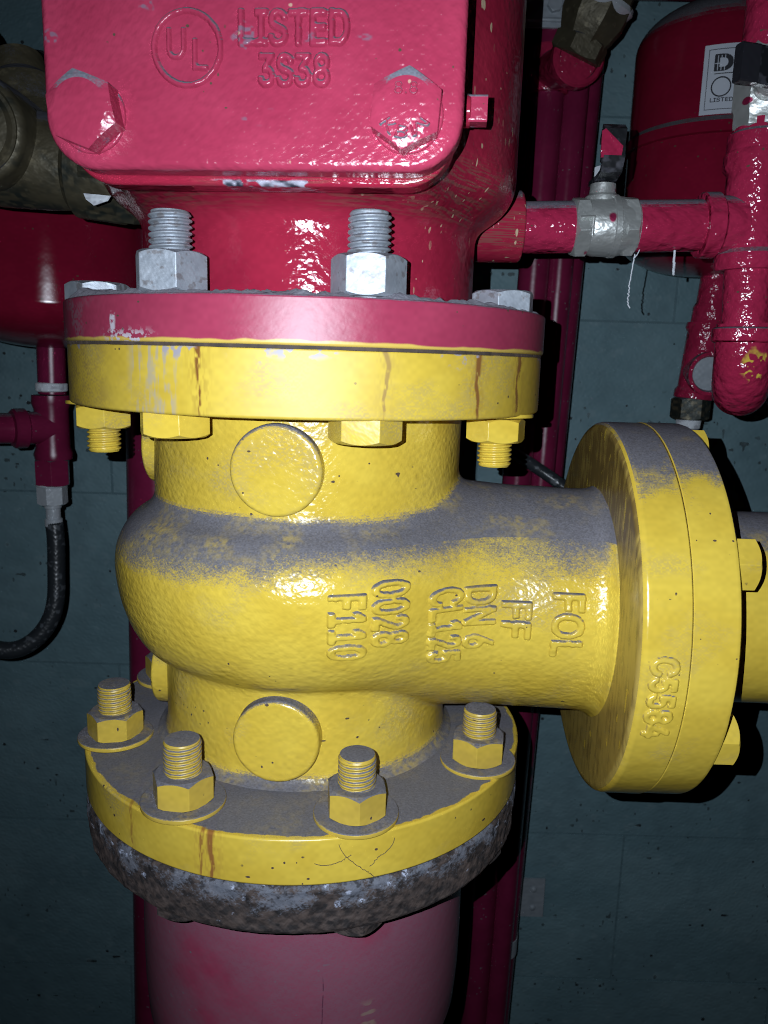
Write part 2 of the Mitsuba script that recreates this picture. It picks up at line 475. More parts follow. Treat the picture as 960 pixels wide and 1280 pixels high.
def riser_marks(p, n, c):
    m = smoothstep(.22, .60, F3(p, 22, 4) + .35 * smoothstep(.05, .10, dr.abs(p.x)) ) * (.72 + .28 * smoothstep(.2, .7, .5 * P3(p, 1500) + .5 * F3(p, 500, 3)))
    m = m * smoothstep(-.452, -.440, p.z + .012 * (noise(p.x * 40, p.y * 40) - .5))
    c = mix(c, (.265, .125, .170), .85 * m)
    m = smoothstep(.006, .002, dr.abs(p.x - .047 + .004 * (noise(p.z * 60) - .5))) * smoothstep(.45, .6, P3(p, 300)) * smoothstep(.4, .6, noise(p.z * 50, 3))
    c = mix(c, (.38, .30, .22), .6 * m)
    m = smoothstep(.00045, .0002, dr.abs(p.x - .020 - .008 * (fbm(p.z * 30, 0, 0, 3) - .5))) * smoothstep(-.345, -.352, p.z) * smoothstep(.2, .4, P3(p, 300))
    return mix(c, (.10, .03, .06), .7 * m)


paint('red_riser', (.38, .032, .088), (.32, .026, .074), .48, marks=riser_marks, bump=.00012, freq=150, speck=(.2, .17, .2), speck_at=.86)


def rust_color(p, n, uv):
    c = mix((.026, .022, .022), (.082, .060, .052), smoothstep(.25, .75, F3(p + 2, 260, 4)))
    up = smoothstep(-.290, -.268, p.z + .016 * (F3(p, 50, 3) - .5))
    g = .5 * P3(p, 900) + .5 * P3(p + 1, 1700)
    c = mix(c, (.165, .18, .22), smoothstep(-.2, .35, .95 * up * smoothstep(.25, .70, F3(p, 80, 4)) - g * .85 - .08) * .7)
    c = mix(c, (.44, .48, .60), smoothstep(.67, .80, F3(p + 7, 170, 5) + .13 * up - .06) * smoothstep(.35, .6, g))
    return mix(c, (.014, .013, .014), .7 * smoothstep(.58, .74, F3(p + 11, 300, 3)))


bsdf('rusty_steel', rust_color, .75, lambda p, n, uv: F3(p, 240, 4), .0016, spec=.35)


def zinc_color(p, n, uv):
    c = mix((.30, .335, .38), (.46, .50, .55), F3(p, 160, 3))
    c = mix(c, (.22, .20, .20), .7 * smoothstep(.60, .72, F3(p + 3, 300, 3)))
    d = dust_cover(p, n, .55, .95, .4)
    return c * (1 - d) + mi.Color3f(.17, .18, .21) * d


bsdf('zinc', zinc_color, lambda p, n, uv: .44 + .25 * F3(p, 220, 2), lambda p, n, uv: F3(p, 500, 3), .00030, metallic=.6)


def brass_color(p, n, uv):
    c = mix((.060, .052, .033), (.115, .098, .060), F3(p, 110, 4))
    c = mix(c, (.17, .145, .09), .7 * smoothstep(.60, .80, F3(p + 3, 190, 4)))
    c = mix(c, (.025, .03, .025), smoothstep(.45, .75, F3(p + 8, 60, 4) + 2.2 * (.105 - p.z)) * smoothstep(.2, .6, P3(p, 300)))
    d = dust_cover(p, n, .35, .8, .6)
    return c * (1 - d) + mi.Color3f(.12, .125, .155) * d


bsdf('old_brass', brass_color, lambda p, n, uv: .35 + .3 * F3(p, 120, 2), lambda p, n, uv: F3(p, 260, 3), .0006, metallic=.45)
bsdf('nickel', lambda p, n, uv: mix(mix((.50, .52, .50), (.66, .68, .66), F3(p, 120, 3)), (.40, .03, .10), smoothstep(.72, .76, F3(p + 4, 75, 2))), .36, lambda p, n, uv: F3(p, 300, 3), .0005, metallic=.7)
bsdf('black_lever', lambda p, n, uv: mix((.012, .013, .015), (.05, .05, .06), smoothstep(.5, .7, F3(p, 200, 3))), .3, lambda p, n, uv: P3(p, 300), .0003)
bsdf('lever_red', lambda p, n, uv: mix((.46, .02, .07), (.02, .02, .025), smoothstep(.50, .53, F3(p + 1.3, 70, 2) + 6 * (p.x - .184))), .2, lambda p, n, uv: P3(p, 300), .0003)
bsdf('rubber', lambda p, n, uv: mix((.022, .026, .030), (.08, .09, .10), smoothstep(.58, .72, F3(p, 160, 3))), .33, lambda p, n, uv: P3(p, 420), .0003)
bsdf('chrome', (.60, .64, .68), .22, lambda p, n, uv: F3(p, 300, 2), .0003, metallic=.35)
bsdf('white_tape', lambda p, n, uv: mix((.68, .72, .76), (.45, .46, .50), smoothstep(.5, .7, F3(p, 150, 3))), .6, lambda p, n, uv: P3(p, 500), .0004)
bsdf('paper', lambda p, n, uv: mix((.62, .66, .72), (.52, .56, .64), F3(p, 60, 3)), .55)
bsdf('ink', (.02, .022, .03), .6)
bsdf('galvanised', lambda p, n, uv: mix((.26, .30, .33), (.42, .46, .50), F3(p, 110, 3)), .5, lambda p, n, uv: P3(p, 300), .0003, metallic=.15)
bsdf('fibre', (.55, .58, .62), .7)
bsdf('brown_hair', (.10, .075, .05), .7)
bsdf('dark_rubber', lambda p, n, uv: mix((.02, .018, .016), (.09, .06, .045), F3(p, 180, 3)), .8, lambda p, n, uv: F3(p, 400, 3), .0006)


def wall_color(p, n, uv):
    c = mix((.160, .275, .310), (.200, .325, .360), smoothstep(.3, .7, F3(p, 9, 4)))
    c = c * (.9 + .2 * F3(p, 60, 3))
    c = mix(c, (.10, .17, .20), .30 * smoothstep(.50, .80, noise(p.x * 30, 0, p.z * 9) * .5 + .5 * F3(p, 70, 4)))
    c = mix(c, (.05, .07, .075), .8 * smoothstep(.86, .92, noise(p.x * 210, 3, p.z * 120)) * smoothstep(.52, .66, P3(p, 17)))
    c = mix(c, (.03, .04, .045), smoothstep(.86, .90, P3(p + 3, 110)) * smoothstep(.5, .58, P3(p, 11)))
    return mix(c, (.24, .35, .38), .4 * smoothstep(.66, .80, F3(p + 9, 60, 3)))


bsdf('wall_paint', wall_color, .6, lambda p, n, uv: .6 * F3(p, 55, 3) + .4 * F3(p, 300, 2), .0022)
bsdf('mortar', lambda p, n, uv: mix((.10, .175, .20), (.15, .25, .28), F3(p, 60, 3)), .7, lambda p, n, uv: F3(p, 120, 3), .002)

# ------------------------------------------------------------------ the setting: a painted block wall behind the pipes
labels['wall'] = {'label': 'dark grey green painted concrete block wall behind all the pipes', 'category': 'wall', 'kind': 'structure'}
WY, CH, CW = 0.55, 0.2445, 0.49
scene['wall'] = mikit.ply(trimesh.creation.box(extents=(3.2, .1, 3.0), transform=trimesh.transformations.translation_matrix((0, WY + .0528, -.2))), 'mortar', False)
rng = np.random.default_rng(4)
_blk = m3.Manifold.cube((CW - .005, .03, CH - .0045), True)
for r in range(-6, 5):
    zc = .0535 + CH * (r + .5)
    for q in range(-3, 3):
        xc = CW * (q + (.5 if r % 2 else 0)) + .17
        if abs(xc) > 1.4: continue
        m = trimesh.creation.box(extents=(CW - .003, .03, CH - .0028))
        m.vertices *= 1 + rng.uniform(-.001, .001, m.vertices.shape)
        m = m.subdivide()
        lim = np.abs(m.vertices[:, 1]) > .0149
        m.apply_translation((xc, WY + .0165 + rng.uniform(-.0006, .0006), zc))
        obj('block', m, 'wall_paint', 'wall', False)

# ------------------------------------------------------------------ the yellow casting
BZ, BRZ = -.127, -.148


def body_sd(x, y, z):
    r = np.sqrt(x * x + y * y)
    zz = z - BZ
    zz = np.where(zz > 0, zz * (.030 / .035), zz * (.030 / .055))
    puck = sd_cyl(r, zz, .1178, .0301, .0300)
    br = np.sqrt(y * y + (z - BRZ) ** 2)
    arm = sd_cyl(br, x - .090, .0690, .0935, .002)
    d = smin(puck, arm, .028)
    hub = sd_cyl(br, x - .1830, .0745, .0016, .001)
    d = smin(d, hub, .012)
    neck = sd_cyl(r, z + .136, np.where(z > -.14, .0935, .0898), .1035, .0)
    d = np.where(z > BZ, smin(d, neck, .008), smin(d, neck, .004))
    foot = sd_cyl(r, z + .2412, .0960, .0020, .001)
    return smin(d, foot, .010)


def lumpy_body(x, y, z):
    d = body_sd(x, y, z)
    q = np.stack(np.broadcast_arrays(x, y, z), -1)
    if q.size > 6e6: return d
    return d - .0005 * (meshkit.fbm(q * 70, 2) - .5) - .0010 * (meshkit.noise(q * 24) - .5)


body = surface_nets(lumpy_body, (-.128, -.128, -.242), (.190, .128, -.030), .0017)
V = body.vertices
g, f = grad(lumpy_body, V); V -= f[:, None] * g
body.vertices = V
yb = thing('pipe_fitting', 'yellow painted cast iron tee fitting with raised letters between two round flanges', 'pipe fitting')
obj('body', turned(body), 'yellow_cast', yb, True)
obj('upper_flange', disc(-.0321, -.0003, .1385, .0016, seg=220), 'yellow_rim', yb)
obj('lower_flange', disc(-.2649, -.2389, .1395, .0014, seg=220), 'yellow_dusty', yb)
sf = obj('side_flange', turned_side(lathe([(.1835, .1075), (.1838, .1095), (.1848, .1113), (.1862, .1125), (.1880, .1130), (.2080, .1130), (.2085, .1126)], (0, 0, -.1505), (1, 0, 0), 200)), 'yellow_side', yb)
BOSS = [(0, -1, -.0610, .0985), (0, -1, -.2095, .0972), (-1, 0, -.0610, .1000), (-1, 0, -.2095, .0985)]
for bx, by, bz, bd in BOSS:
    pr = [(-.02, .0242)] + [(.0 - .0022 * (1 - math.sin(t)), .0238 - .0026 * (1 - math.cos(t))) for t in np.linspace(0, np.pi / 2, 6)]
    pr = pr[:1] + [(s, r) for s, r in pr[1:]]
    obj('round_boss', turned(lathe(pr, (bx * bd, by * bd, bz), (bx, by, 0), 80)), 'yellow_cast', yb, 40)


def on_body(xc, zc):
    """u runs down the front of the casting, v to the right; the letters stand up along the surface's normal."""
    def fn(u, v, h):
        x, z = xc + v, zc - u
        y = np.full_like(x, -.16)
        for _ in range(60):
            y = y + np.maximum(body_sd(x, y, z), -.002) * .8
        Pn = np.stack([x, y, z], 1)
        g, f = grad(body_sd, Pn)
        return Pn + (h - f)[:, None] * g
    return fn


# local x of the letters' feet, z of the line's start, length downwards, letter height, text
LINES = [(.0300, -.1205, .0350, .0185, 'F110'), (.0515, -.1150, .0345, .0180, '0028'), (.0800, -.1230, .0430, .0178, 'CL125'),
         (.0985, -.1240, .0345, .0172, 'DN 6'), (.1195, -.1325, .0200, .0158, 'FF'), (.1470, -.1270, .0350, .0170, 'FOL')]
for k, (x0, z0, w, h, s) in enumerate(LINES):
    m = emboss(fit(outline(s), 0, 0, w, h).buffer(.0005), on_body(x0, z0), .0016, .0012, .0004, seed=k)
    obj('raised_lettering', turned(m), 'yellow_cast', yb, True)


def on_rim(th0, xc):
    def fn(u, v, h):
        th = th0 - u / .113
        r = .1130 + h
        return np.stack([xc + v, -r * np.cos(th), -.1505 + r * np.sin(th)], 1)
    return fn


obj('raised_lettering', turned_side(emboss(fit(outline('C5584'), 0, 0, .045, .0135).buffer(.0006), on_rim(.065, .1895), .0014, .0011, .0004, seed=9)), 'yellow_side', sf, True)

# gasket of the upper joint
gk = thing('gasket', 'thin dark gasket squeezed between the red flange and the yellow flange', 'gasket')
gm = disc(-.0010, .0012, .1384, .0003, seg=240)
v = gm.vertices; rr = np.hypot(v[:, 0], v[:, 1]); sel = rr > .12
v[sel, :2] *= (1 + .006 * (meshkit.noise(v[sel] * np.array([160, 160, 0])) - .4))[:, None]
gm.vertices = v
obj('ring', gm, 'dark_rubber', gk)

# companion flange and pipe on the right
cf = thing('companion_flange', 'yellow flange with short yellow pipe bolted to the right end of the fitting', 'flange')
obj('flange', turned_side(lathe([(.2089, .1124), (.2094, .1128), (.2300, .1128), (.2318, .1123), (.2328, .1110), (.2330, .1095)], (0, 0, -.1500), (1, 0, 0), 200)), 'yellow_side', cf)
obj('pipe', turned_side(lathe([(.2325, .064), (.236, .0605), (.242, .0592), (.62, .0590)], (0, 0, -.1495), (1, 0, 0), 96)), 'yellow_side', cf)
SIDE = [(-30, 'yellow hex bolt on right flange, lower one with dusty top'), (30, 'yellow hex bolt on right flange, upper one beside the yellow pipe'),
        (90, 'yellow bolt through the top of the right flange, under the dust'), (-90, None), (150, None), (210, None)]
for ang, lab in SIDE:
    if lab is None: continue
    a = math.radians(ang); y, z = -.0955 * math.cos(a), -.150 + .0955 * math.sin(a)
    b = thing('hex_bolt', lab, 'bolt', 'bolts of the right flange joint')
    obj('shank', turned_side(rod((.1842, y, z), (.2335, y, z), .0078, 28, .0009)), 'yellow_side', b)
    obj('head', turned_side(hexnut((.2330, y, z), (1, 0, 0), .026, .0125, a + .3, False)), 'yellow_bolt', b)

# ------------------------------------------------------------------ corroded flange and riser pipe below
rp = thing('riser_pipe', 'dusty dark red riser pipe with corroded bare steel flange below the yellow fitting', 'pipe')
fm = disc(-.2937, -.2661, .1392, .0030, seg=300)
fm = fm.subdivide_to_size(.006)
v = fm.vertices; rr = np.hypot(v[:, 0], v[:, 1])
pit = (meshkit.fbm(v * 90, 3) - .5) * .0032 + (meshkit.fbm(v * 330, 2) - .5) * .0012
k = rr > .05
v[k, :2] *= (1 + pit[k] / rr[k])[:, None]; v[k, 2] += .5 * pit[k]
v[:, 2] = np.minimum(v[:, 2], -.2655)
fm.vertices = v
obj('flange', fm, 'rusty_steel', rp, True)
obj('pipe', lathe([(-.291, .099), (-.305, .103), (-.325, .1064), (-.350, .1080), (-.380, .1084), (-.410, .1080), (-.432, .1066), (-.442, .1040), (-.449, .1010), (-.456, .0995), (-.475, .0990), (-.9, .0990)][::-1], seg=160), 'red_riser', rp, 50)

# ------------------------------------------------------------------ bolts of the two vertical joints
BC = .1212


def bolt_up(az, lab, group, k):      # nut and threaded end on top, head below (zinc above, yellow below)
    a = math.radians(az); x, y = BC * math.cos(a), BC * math.sin(a)
    b = thing('hex_bolt', lab, 'bolt', group)
    obj('nut', hexnut((x, y, .0232), (0, 0, 1), .0305, .0185, a + .5 + .35 * k), 'zinc', b, 30)
    obj('threaded_end', thread((x, y, .0405), (0, 0, 1), .0100, .0186 + .0009 * k, .0028, .0015, seed=k), 'zinc', b, True)
    obj('shank', rod((x, y, -.033), (x, y, .0235), .0098, 24), 'zinc', b)
    obj('head', hexnut((x, y, -.0318), (0, 0, -1), .0310, .0118, .2 + k, False), 'yellow_bolt', b, 30)


def bolt_down(az, lab, group, k):    # head on top, washer, nut and threaded end below
    a = math.radians(az); x, y = BC * math.cos(a), BC * math.sin(a)
    b = thing('hex_bolt', lab, 'bolt', group)
    obj('head', hexnut((x, y, .0225), (0, 0, 1), .0305, .0105, .4 + k, False), 'zinc', b, 30)
    obj('shank', rod((x, y, -.034), (x, y, .0235), .0098, 24), 'zinc', b)
    obj('washer', place(disc(0, .0022, .0200, .0006, seg=56), (x, y, -.0320), (.03 * (k % 2), -.05, -1)), 'yellow_bolt', b)
    obj('nut', hexnut((x, y, -.0340), (0, 0, -1), .0290, .0130, .15 + .6 * k), 'yellow_bolt', b, 30)
    obj('threaded_end', thread((x, y, -.0460), (0, 0, -1), .0095, .0148, .0026, .0013, seed=k + 3), 'yellow_bolt', b, True)


g1 = 'bolts joining the red flange to the yellow flange'
bolt_down(198, 'bolt at the left end of the red and yellow joint, yellow nut below', g1, 0)
bolt_up(243, 'bright zinc bolt with nut on red flange, left of the two standing ones', g1, 1)
bolt_up(288, 'bright zinc bolt with nut on red flange, right of the two standing ones', g1, 2)
bolt_down(333, 'bolt at the right end of the red and yellow joint, yellow nut below', g1, 3)

LOW = [(198, 'dusty yellow stud bolt on lower flange, leftmost one at the edge'), (243, 'dusty yellow stud bolt on lower flange, left one in front of the neck'),
       (288, 'dusty yellow stud bolt on lower flange, right one in front of the neck'), (333, 'dusty yellow stud bolt on lower flange, rightmost one under the branch'),
       (153, 'stud bolt on the far left of the lower flange, mostly hidden behind the neck')]
for k, (az, lab) in enumerate(LOW):
    a = math.radians(az); x, y = BC * math.cos(a), BC * math.sin(a)
    b = thing('stud_bolt', lab, 'bolt', 'stud bolts of the lower flange joint')
    obj('washer', place(disc(0, .0030, .0225, .0009, seg=64), (x, y, -.2392), (.02 * math.sin(k * 2), .02 * math.cos(k), 1)), 'yellow_stud', b)
    obj('nut', hexnut((x, y, -.2368), (0, 0, 1), .0290, .0158, .2 + .75 * k), 'yellow_stud', b, 30)
    obj('threaded_end', thread((x, y, -.2222), (0, 0, 1), .0100, [.0182, .0195, .0178, .0168, .0185][k], .0026, .00085, seed=k + 11), 'yellow_stud', b, True)
    obj('lower_nut', hexnut((x, y, -.2915), (0, 0, -1), .0300, .0085, .3 + k, True), 'rusty_steel', b, 30)

bsdf('dust_cake', lambda p, n, uv: mix((.10, .10, .125), (.24, .235, .26), .6 * F3(p, 300, 3) + .4 * P3(p, 1500)), .95, lambda p, n, uv: P3(p, 900), .0006, spec=.1)
labels['settled_dust'] = {'label': 'grey dust caked along the top edge of the red flange between the bolts', 'category': 'dust', 'kind': 'stuff'}
ra, th = np.linspace(.098, .1383, 26), np.linspace(0, 2 * np.pi, 521)[:-1]
RA_, TH_ = np.meshgrid(ra, th, indexing='ij')
xy = np.stack([RA_ * np.cos(TH_), RA_ * np.sin(TH_), 0 * RA_], -1)
hh = .0042 * np.clip(meshkit.fbm(xy * 55, 4) - .30, 0, 1) + .0022 * np.clip(meshkit.fbm(xy * 220, 3, 5) - .45, 0, 1)
hh *= np.clip((.1383 - RA_) / .0035, 0, 1) ** .6 * np.clip((RA_ - .098) / .004, 0, 1)
Vd = np.stack([xy[..., 0], xy[..., 1], .02215 - .0004 + hh * 1.9], -1).reshape(-1, 3)
nt = len(th); i_, j_ = np.meshgrid(np.arange(len(ra) - 1), np.arange(nt), indexing='ij'); k_ = (j_ + 1) % nt
Fd = np.vstack([np.stack([i_ * nt + j_, (i_ + 1) * nt + j_, (i_ + 1) * nt + k_], -1).reshape(-1, 3), np.stack([i_ * nt + j_, (i_ + 1) * nt + k_, i_ * nt + k_], -1).reshape(-1, 3)])
scene['settled_dust'] = mikit.ply(trimesh.Trimesh(Vd, Fd, process=False), 'dust_cake', True)

# ------------------------------------------------------------------ the red alarm valve above
av = thing('alarm_valve', 'large glossy red cast iron valve with bolted cover plate above the red flange', 'valve')
obj('flange', disc(.0005, .0222, .1395, .0014, seg=220), 'red_flange', av)


def valve_sd(x, y, z):
    r = np.sqrt(x * x + y * y)
    d = sd_cyl(r, z - .225, .1185, .151, .022)
    neck = sd_cyl(r, z - .050, .0965, .040, .0)
    d = smin(d, neck, .014)
    ring = sd_cyl(r, z - .0255, .0915, .016, .004)
    d = np.minimum(d, ring)
    qx, qy, qz = np.abs(x) - .070, np.abs(y + .085) - .036, np.abs(z - .165) - .085
    box = length(np.maximum(qx, 0), np.maximum(qy, 0), np.maximum(qz, 0)) + np.minimum(np.maximum(np.maximum(qx, qy), qz), 0) - .006
    return smin(d, box, .022)


vm = surface_nets(valve_sd, (-.135, -.140, .018), (.135, .135, .385), .0026)
nk = vm.vertices
q = (nk[:, 2] < .048)
obj('body', turned(vm), 'red_gloss', av, True)


def plate(w, z0, z1, y0, y1, rad, ch):
    """A plate with rounded corners standing across the local y axis, its front edge rounded."""
    pts = []
    for t in [None] + list(np.linspace(0, np.pi / 2, 7)):
        ins, d = (0.0, y0) if t is None else (ch * (1 - math.cos(t)), y1 - ch + ch * math.sin(t))
        for cx, cz, a0 in ((w - rad, z1 - rad, 0), (-w + rad, z1 - rad, 90), (-w + rad, z0 + rad, 180), (w - rad, z0 + rad, 270)):
            for a in np.radians(np.linspace(a0, a0 + 90, 14)):
                pts.append((cx + (rad - ins) * math.cos(a), -d, cz + (rad - ins) * math.sin(a)))
    return from_manifold(m3.Manifold.hull_points(np.array(pts, np.float32)))


CZ0, CZ1, CF = .0705, .2600, .1470
obj('cover_seat', turned(plate(.0835, CZ0 - .0035, CZ1 + .003, .1215, .1335, .021, .002)), 'red_gloss', av, 40)
obj('cover_gasket', turned(plate(.0815, CZ0 + .002, CZ1 - .002, .1330, .1352, .019, .0002)), 'dark_rubber', av, 40)
cv = obj('cover', turned(plate(.0865, CZ0, CZ1, .1350, CF, .021, .0035)), 'red_cover', av, 40)


def on_cover(u, v, h):
    return np.stack([u + .001, -(CF + h), v], 1)


txt = [fit(outline('LISTED'), -.0050, .1168, .0440, .0132), fit(outline('3S38'), .0030, .1018, .0285, .0122)]
cc = shapely.Point(-.0262, .1160)
ringp = cc.buffer(.0147, 48).difference(cc.buffer(.0126, 48))
ul = shapely.union_all([fit(outline('U'), -.0346, .1118, .0078, .0118), fit(outline('L'), -.0240, .1078, .0062, .0118)])
for k, (pl_, hh) in enumerate(((txt[0].buffer(.00035), .0018), (txt[1].buffer(.00035), .0018), (shapely.union_all([ringp, ul]), .0016))):
    m = emboss(pl_, on_cover, hh, .0010, .0003, seed=20 + k)
    obj('raised_lettering', turned(m), 'red_cover', cv, True)
for k, (bx, bz, sp) in enumerate(((-.0660, .0905, .70), (.0640, .0912, .45), (-.0660, .235, .3), (.0640, .235, .2))):
    bo = obj('cover_bolt', turned(hexnut((bx, -(CF - .0005), bz), (0, -1, 0), .0262, .0125, sp, False, .84)), 'red_cover', av, 30)
    obj('washer_face', turned(disc(0, .0022, .0146, .001, (bx, -(CF - .0008), bz), (0, -1, 0), 48)), 'red_cover', bo)
    if k == 1:
        def on_head(u, v, h, bx=bx, bz=bz):
            return np.stack([bx + u, 0 * u - (CF + .0120 + h), bz + v], 1)
        def on_arc(u, v, h, bx=bx, bz=bz):     # letters along the lower edge of the head
            a = -np.pi / 2 + u / .0078
            r = .0105 - v
            return np.stack([bx + r * np.cos(a), 0 * u - (CF + .0120 + h), bz + r * np.sin(a)], 1)
        obj('raised_lettering', turned(emboss(fit(outline('8.8', False), -.0045, .0042, .0090, .0046), on_head, .0009, .0004, .00018, .0006, 31)), 'red_cover', bo, True)
        obj('raised_lettering', turned(emboss(fit(outline('KBM', False), -.0080, -.0006, .0160, .0046), lambda u, v, h, bx=bx, bz=bz: on_arc(u, -v + .003, h), .0009, .0004, .00018, .0006, 32)), 'red_cover', bo, True)
pg = obj('plug', turned(rod((.080, -.1180, .1015), (.0895, -.1180, .1015), .0066, 32)), 'red_gloss', av)
sq = trimesh.creation.box(extents=(.0080, .0098, .0108)); sq = from_manifold(m3.Manifold.hull_points(np.vstack([sq.vertices * [1, .8, 1], sq.vertices * [1, 1, .8], sq.vertices * [.85, .93, .93]]).astype(np.float32)))
sq.apply_translation((.0925, -.1180, .1015))
obj('square_head', turned(sq), 'red_cover', pg, 30)
obj('outlet', lathe([(0, .0215), (.085, .0212), (.0975, .0212), (.0985, .0224), (.1300, .0224), (.1315, .0212), (.1315, .0150)], (.0, .05, .0810), (1, 0, .018), 64), 'red_gloss', av, 40)

# ------------------------------------------------------------------ brass valve on the left
bv = thing('brass_valve', 'grimy old brass valve with round cap, left of the red cover plate', 'valve')
obj('body', lathe([(0, .024), (.03, .030), (.075, .0305), (.105, .028), (.118, .026), (.122, .030), (.150, .030), (.154, .026), (.185, .026)], (-.268, .030, .1225), (1, 0, -.12), 64), 'old_brass', bv, 35)
obj('cap', lathe([(0, .032), (.050, .031), (.053, .029), (.054, .0268), (.0525, .0255), (.0525, .0235), (.0555, .0215), (.0565, .0120), (.0560, .008)], (-.1960, .040, .1215), (.05, -1, -.05), 64), 'old_brass', bv, 35)
obj('bonnet', lathe([(0, .030), (.02, .028), (.03, .018), (.045, .016)], (-.185, .045, .135), (-.25, .3, 1), 40), 'old_brass', bv, 35)
obj('hex_end', hexnut((-.140, .030, .1065), (1, 0, -.10), .055, .034, .2), 'old_brass', bv, 30)
kn = thing('valve_knob', 'black knob at the left edge above the brass valve', 'knob')
obj('knob', lathe([(0, .010), (.004, .015), (.016, .016), (.02, .012)], (-.197, -.005, .157), (.3, -1, .2), 32), 'black_lever', kn, 40)
obj('stem', rod((-.197, -.005, .157), (-.200, .045, .150), .006), 'black_lever', kn)
pp = thing('tape_scrap', 'torn white scrap stuck under the brass valve beside the red body', 'scrap')
sc_ = np.array([[-.124, -.03, .0815], [-.119, -.031, .0785], [-.113, -.032, .0782], [-.1085, -.033, .0800], [-.110, -.034, .0770], [-.117, -.034, .0745], [-.122, -.032, .0780]])
obj('scrap', from_manifold(m3.Manifold.hull_points(np.vstack([sc_, sc_ + [0.0005, .0012, .0003]]).astype(np.float32))), 'white_tape', pp, False)

# ------------------------------------------------------------------ tanks
def tank(key, label, c, R, z0, z1, band=None):
    t = thing(key, label, 'tank')
    h = (z1 - z0); dome = .42 * R
    pr = [(z0 + dome * (1 - math.cos(a)), R * math.sin(a)) for a in np.linspace(.12, np.pi / 2, 18)] + [(z1 - dome * 1.3 * (1 - math.cos(a)), R * math.sin(a)) for a in np.linspace(np.pi / 2, .12, 18)]
    obj('shell', lathe(pr, (c[0], c[1], 0), (0, 0, 1), 110), 'red_tank', t, 60)
    if band:
        obj('weld_band', lathe([(band - .008, R - .001), (band - .0065, R + .0030), (band + .003, R + .0032), (band + .009, R - .001)], (c[0], c[1], 0), (0, 0, 1), 110), 'red_tank', t, 30)
    return t


def bend_label(w, h, c, R, az0, z0, t=.0004):
    """A thin curved sheet on a tank: az0 is its left edge."""
    n = 20
    u = np.linspace(0, w, n); a = az0 + u / R
    V = []
    for rr_ in (R + t, R - .001):
        for z in (z0, z0 + h):
            V.append(np.stack([c[0] + rr_ * np.cos(a), c[1] + rr_ * np.sin(a), 0 * a + z], 1))
    V = np.vstack(V); i = np.arange(n - 1); F = []
    def quad(p, q):
        F.append(np.stack([p * n + i, p * n + i + 1, q * n + i + 1], 1)); F.append(np.stack([p * n + i, q * n + i + 1, q * n + i], 1))
    quad(0, 1); quad(3, 2); quad(1, 3); quad(2, 0)
    F = np.vstack(F + [np.array([[0, n, 2 * n], [n, 3 * n, 2 * n], [n - 1, 3 * n - 1, 2 * n - 1], [2 * n - 1, 3 * n - 1, 4 * n - 1]])])
    return trimesh.Trimesh(V, F, process=False)


def printed(poly, c, R, az0, z0, t=.0007):
    g = [q for q in getattr(poly, 'geoms', [poly])]
    m = cat(*[trimesh.creation.extrude_polygon(q, .0004, engine='earcut') for q in g]).subdivide_to_size(.004)
    v = m.vertices; a = az0 + v[:, 0] / R; rr_ = R + t - .0004 + v[:, 2]
    m.vertices = np.stack([c[0] + rr_ * np.cos(a), c[1] + rr_ * np.sin(a), z0 + v[:, 1]], 1)
    return m


RT = (.378, .38)
t = tank('pressure_tank', 'dark red pressure tank with white label behind the trim pipes on the right', RT, .0850, .0930, .3560, .2215)
az = math.radians(-121.5)
lb = obj('paper_label', bend_label(.088, .0600, RT, .0850, az, .2300), 'paper', t, 30)
fr = shapely.box(.004, .004, .084, .056).difference(shapely.box(.0045, .0045, .0835, .0555))
obj('printed_frame', printed(fr, RT, .085, az, .23), 'ink', lb, False)
dl = fit(outline('D'), .0100, .0375, .0150, .0135).buffer(.0006)
dl = dl.difference(shapely.union_all([shapely.box(.0120 + .003 * k, .0375, .0127 + .003 * k, .0505) for k in range(3)] + [shapely.box(.010, .0432, .020, .0440)]))
obj('printed_emblem', printed(dl, RT, .085, az, .23), 'ink', lb, False)
obj('printed_line', printed(shapely.box(.010, .0345, .060, .0352), RT, .085, az, .23), 'ink', lb, False)
cc = shapely.Point(.0170, .0235)
obj('printed_circle', printed(cc.buffer(.0088, 24).difference(cc.buffer(.0076, 24)), RT, .085, az, .23), 'ink', lb, False)
obj('printed_text', printed(fit(outline('LISTED'), .0085, .0105, .0200, .0036), RT, .085, az, .23), 'ink', lb, False)
LT = (-.285, .30)
t = tank('pressure_tank', 'dark red pressure tank behind the brass valve at the left edge', LT, .0960, -.0020, .2600)
az2 = math.radians(-135)
lb = obj('paper_label', bend_label(.075, .075, LT, .0960, az2, .0960), 'paper', t, 30)
ln = shapely.union_all([shapely.box(.006, .010 + .006 * k, .030 + .03 * ((k * 7) % 3) / 2, .0125 + .006 * k) for k in range(7)])
obj('printed_text', printed(ln, LT, .096, az2, .096), 'ink', lb, False)


def collar(p0, d, r, w, seg=56):
    return lathe([(0, r - .0015), (.0012, r), (w - .0012, r), (w, r - .0015)], p0, d, seg)


